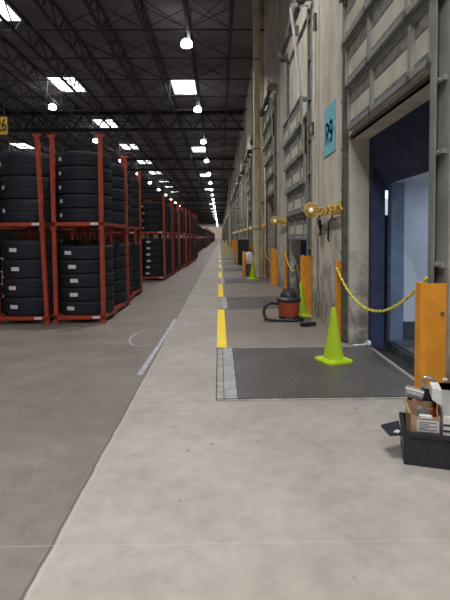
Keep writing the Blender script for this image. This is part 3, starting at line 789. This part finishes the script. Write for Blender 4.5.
def stack(rx,ry,si,z,n,Wd,lab,rname,tier):
    global ntyre
    cx=rx-RW/2; cy=ry+.015+TR if si==0 else ry+RD-.015-TR
    for i in range(n):
        L_=lab if si==0 else 0
        o=get_tyre(TR,Wd,L_)
        dx=random.uniform(-.006,.006); dy=random.uniform(-.008,.008)
        o.location=(cx+dx,cy+dy,z+i*Wd); o.rotation_euler=(0,0,random.uniform(-.12,.12) if L_ else random.uniform(0,6.28))
        st='front' if si==0 else 'rear'
        o['label']=f'black tire, {posn(i,n)}, {st} {tier} stack, {rname}'
        o['category']='tire'; o['group']='truck tires stacked in the orange racks'; ntyre+=1
used={'lo':False,'hi':False,'lo2':False,'hi2':False}
def put(key,proto,loc,rz,label):
    if not used[key]:
        used[key]=True; proto.location=loc; proto.rotation_euler=(0,0,rz); proto['label']=label; return proto
    return dup(proto,loc,rz,label)
def full_rack(x,y,name,lo,hi,short=False,stacks=(0,1),lab=.16,lean=0.):
    H0=1.68 if short else RH
    a_=put('lo2' if short else 'lo', rlow2 if short else rlow,(x,y,0),0,f'lower unit of {name}, on floor')
    b_=put('hi2' if short else 'hi', rhi2 if short else rhi,(x,y,H0),0,f'upper unit of {name}')
    if lean:      # its front right post is bent outwards
        for u,dx in ((a_,.03),(b_,.03-lean*H0)):
            p_=next(c for c in u.children if c.name.startswith('post') and max(v[0] for v in c.bound_box)>-.1 and min(v[1] for v in c.bound_box)<.2)
            p_.rotation_euler=(0,-lean,0); p_.location=(dx,0,0)
    for si in stacks:
        stack(x,y,si,.147,lo[0],lo[1],lab,name,'lower'); stack(x,y,si,H0+.147,hi[0],hi[1],lab*.55,name,'upper')
full_rack(-2.16,8.60,'first orange aisle rack from the camera',(5,.262),(5,.262))
full_rack(-3.23,8.56,'orange rack cut by the left photo edge',(4,.355),(3,.435),lean=.028)
full_rack(-3.34,11.05,'orange rack hidden behind the left edge rack',(5,.265),(5,.275),stacks=(0,))
full_rack(-4.40,8.60,'orange rack beyond the left photo edge',(5,.265),(5,.275),stacks=(0,))
full_rack(-2.27,11.10,'second orange aisle rack from the camera',(5,.262),(5,.262))
G=[(-2.02,17.1),(-1.95,19.6),(-1.90,22.1),(-1.78,25.0),(-1.72,27.5),(-1.68,30.0),(-1.66,32.5)]
for i,(x,y) in enumerate(G):
    full_rack(x,y,f'{ordn(i+3)} orange aisle rack from the camera',(6,.235) if i%2==0 else (5,.27),(4,.27) if i!=1 else (4,.25),short=True,stacks=(0,1) if i in (0,3) else (0,1))
# second column behind the third rack so the row does not read as a single file
full_rack(-3.08,17.15,'orange rack left of the third aisle rack',(5,.27),(4,.27),short=True,stacks=(0,))
# distant racks: one mesh each
fr=merge_rack().build('tire_rack',M['rack']); frc=0
far=MB()
y=41.; x=-2.15
while y<230 and frc<56:
    if frc and frc%7==0: y+=5.0; x=-2.1+random.uniform(-.1,.25)
    for tier in (0,1):
        o=fr if frc==0 and tier==0 else fr.copy()
        if not(frc==0 and tier==0): C.objects.link(o)
        o.location=(x,y,tier*1.6); tag(o,f'distant orange rack, {"upper" if tier else "lower"} unit of the {ordn(frc+10)} rack from the camera','rack','orange stackable tire racks along the aisle')
        for si in (0,1):
            cy=y+.55 if si==0 else y+RD-.55
            n=5
            for i in range(n):
                far.lathe([(.30,tier*1.6+.147+i*.26),(TR-.02,tier*1.6+.15+i*.26),(TR,tier*1.6+.18+i*.26),(TR,tier*1.6+.37+i*.26),(TR-.02,tier*1.6+.40+i*.26),(.30,tier*1.6+.405+i*.26)] ,14,True,(x-RW/2,cy,0)) if tier==0 or i<4 else None
    frc+=1; y+=2.52
tag(far.build('distant_tires',M['tyre'],None,True),'mass of distant black tires filling the farthest orange racks','tires',kind='stuff')
print('TYRES',ntyre,'FARRACKS',frc)

# ------------------------------------------------------------------ light, world, camera
w=bpy.data.worlds.new('World'); bpy.context.scene.world=w; w.use_nodes=True
bg=w.node_tree.nodes['Background']; bg.inputs[0].default_value=(.85,.93,1,1); bg.inputs[1].default_value=1.6
area('far_wall_wash',(-12,352,6),(PI/2,0,0),30,9000,(1,.93,.82),8)  # added wash to brighten the far wall; no fixture modelled there
# daylight spilling from open dock doors behind the camera
area('door_daylight',(1.8,-3.5,1.7),(0,-PI/2*-1,0),2.6,150,(.85,.92,1.),2.6)
area('roof_daylight',(-.5,1.0,ROOF-.15),(0,0,0),2.4,330,(1,.98,.95),1.2)
area('roof_daylight',(.3,-6.0,ROOF-.15),(0,0,0),2.4,330,(1,.98,.95),1.2)

F=460.; Hc=1.6; VP=(219.5,237.); ROLL=math.radians(.5); PIT=math.radians(2.8); PY=VP[1]+F*math.tan(PIT)
v=Vector((VP[0]-225,PY-VP[1],-F)).normalized(); up=Vector((-math.sin(ROLL),math.cos(ROLL),0)); z=(up-v*up.dot(v)).normalized(); x=v.cross(z)
cam=bpy.data.cameras.new('camera'); co_=bpy.data.objects.new('camera',cam); C.objects.link(co_)
cam.sensor_fit='HORIZONTAL'; cam.sensor_width=36; cam.lens=36*F/450; cam.clip_end=1000; cam.shift_y=(PY-300)/450; cam.clip_start=.05
co_.matrix_world=Matrix(((x.x,x.y,x.z,0),(v.x,v.y,v.z,0),(z.x,z.y,z.z,Hc),(0,0,0,1)))
bpy.context.scene.camera=co_
vs=bpy.context.scene.view_settings; vs.view_transform='Standard'; vs.look='None'; vs.exposure=0; vs.gamma=1
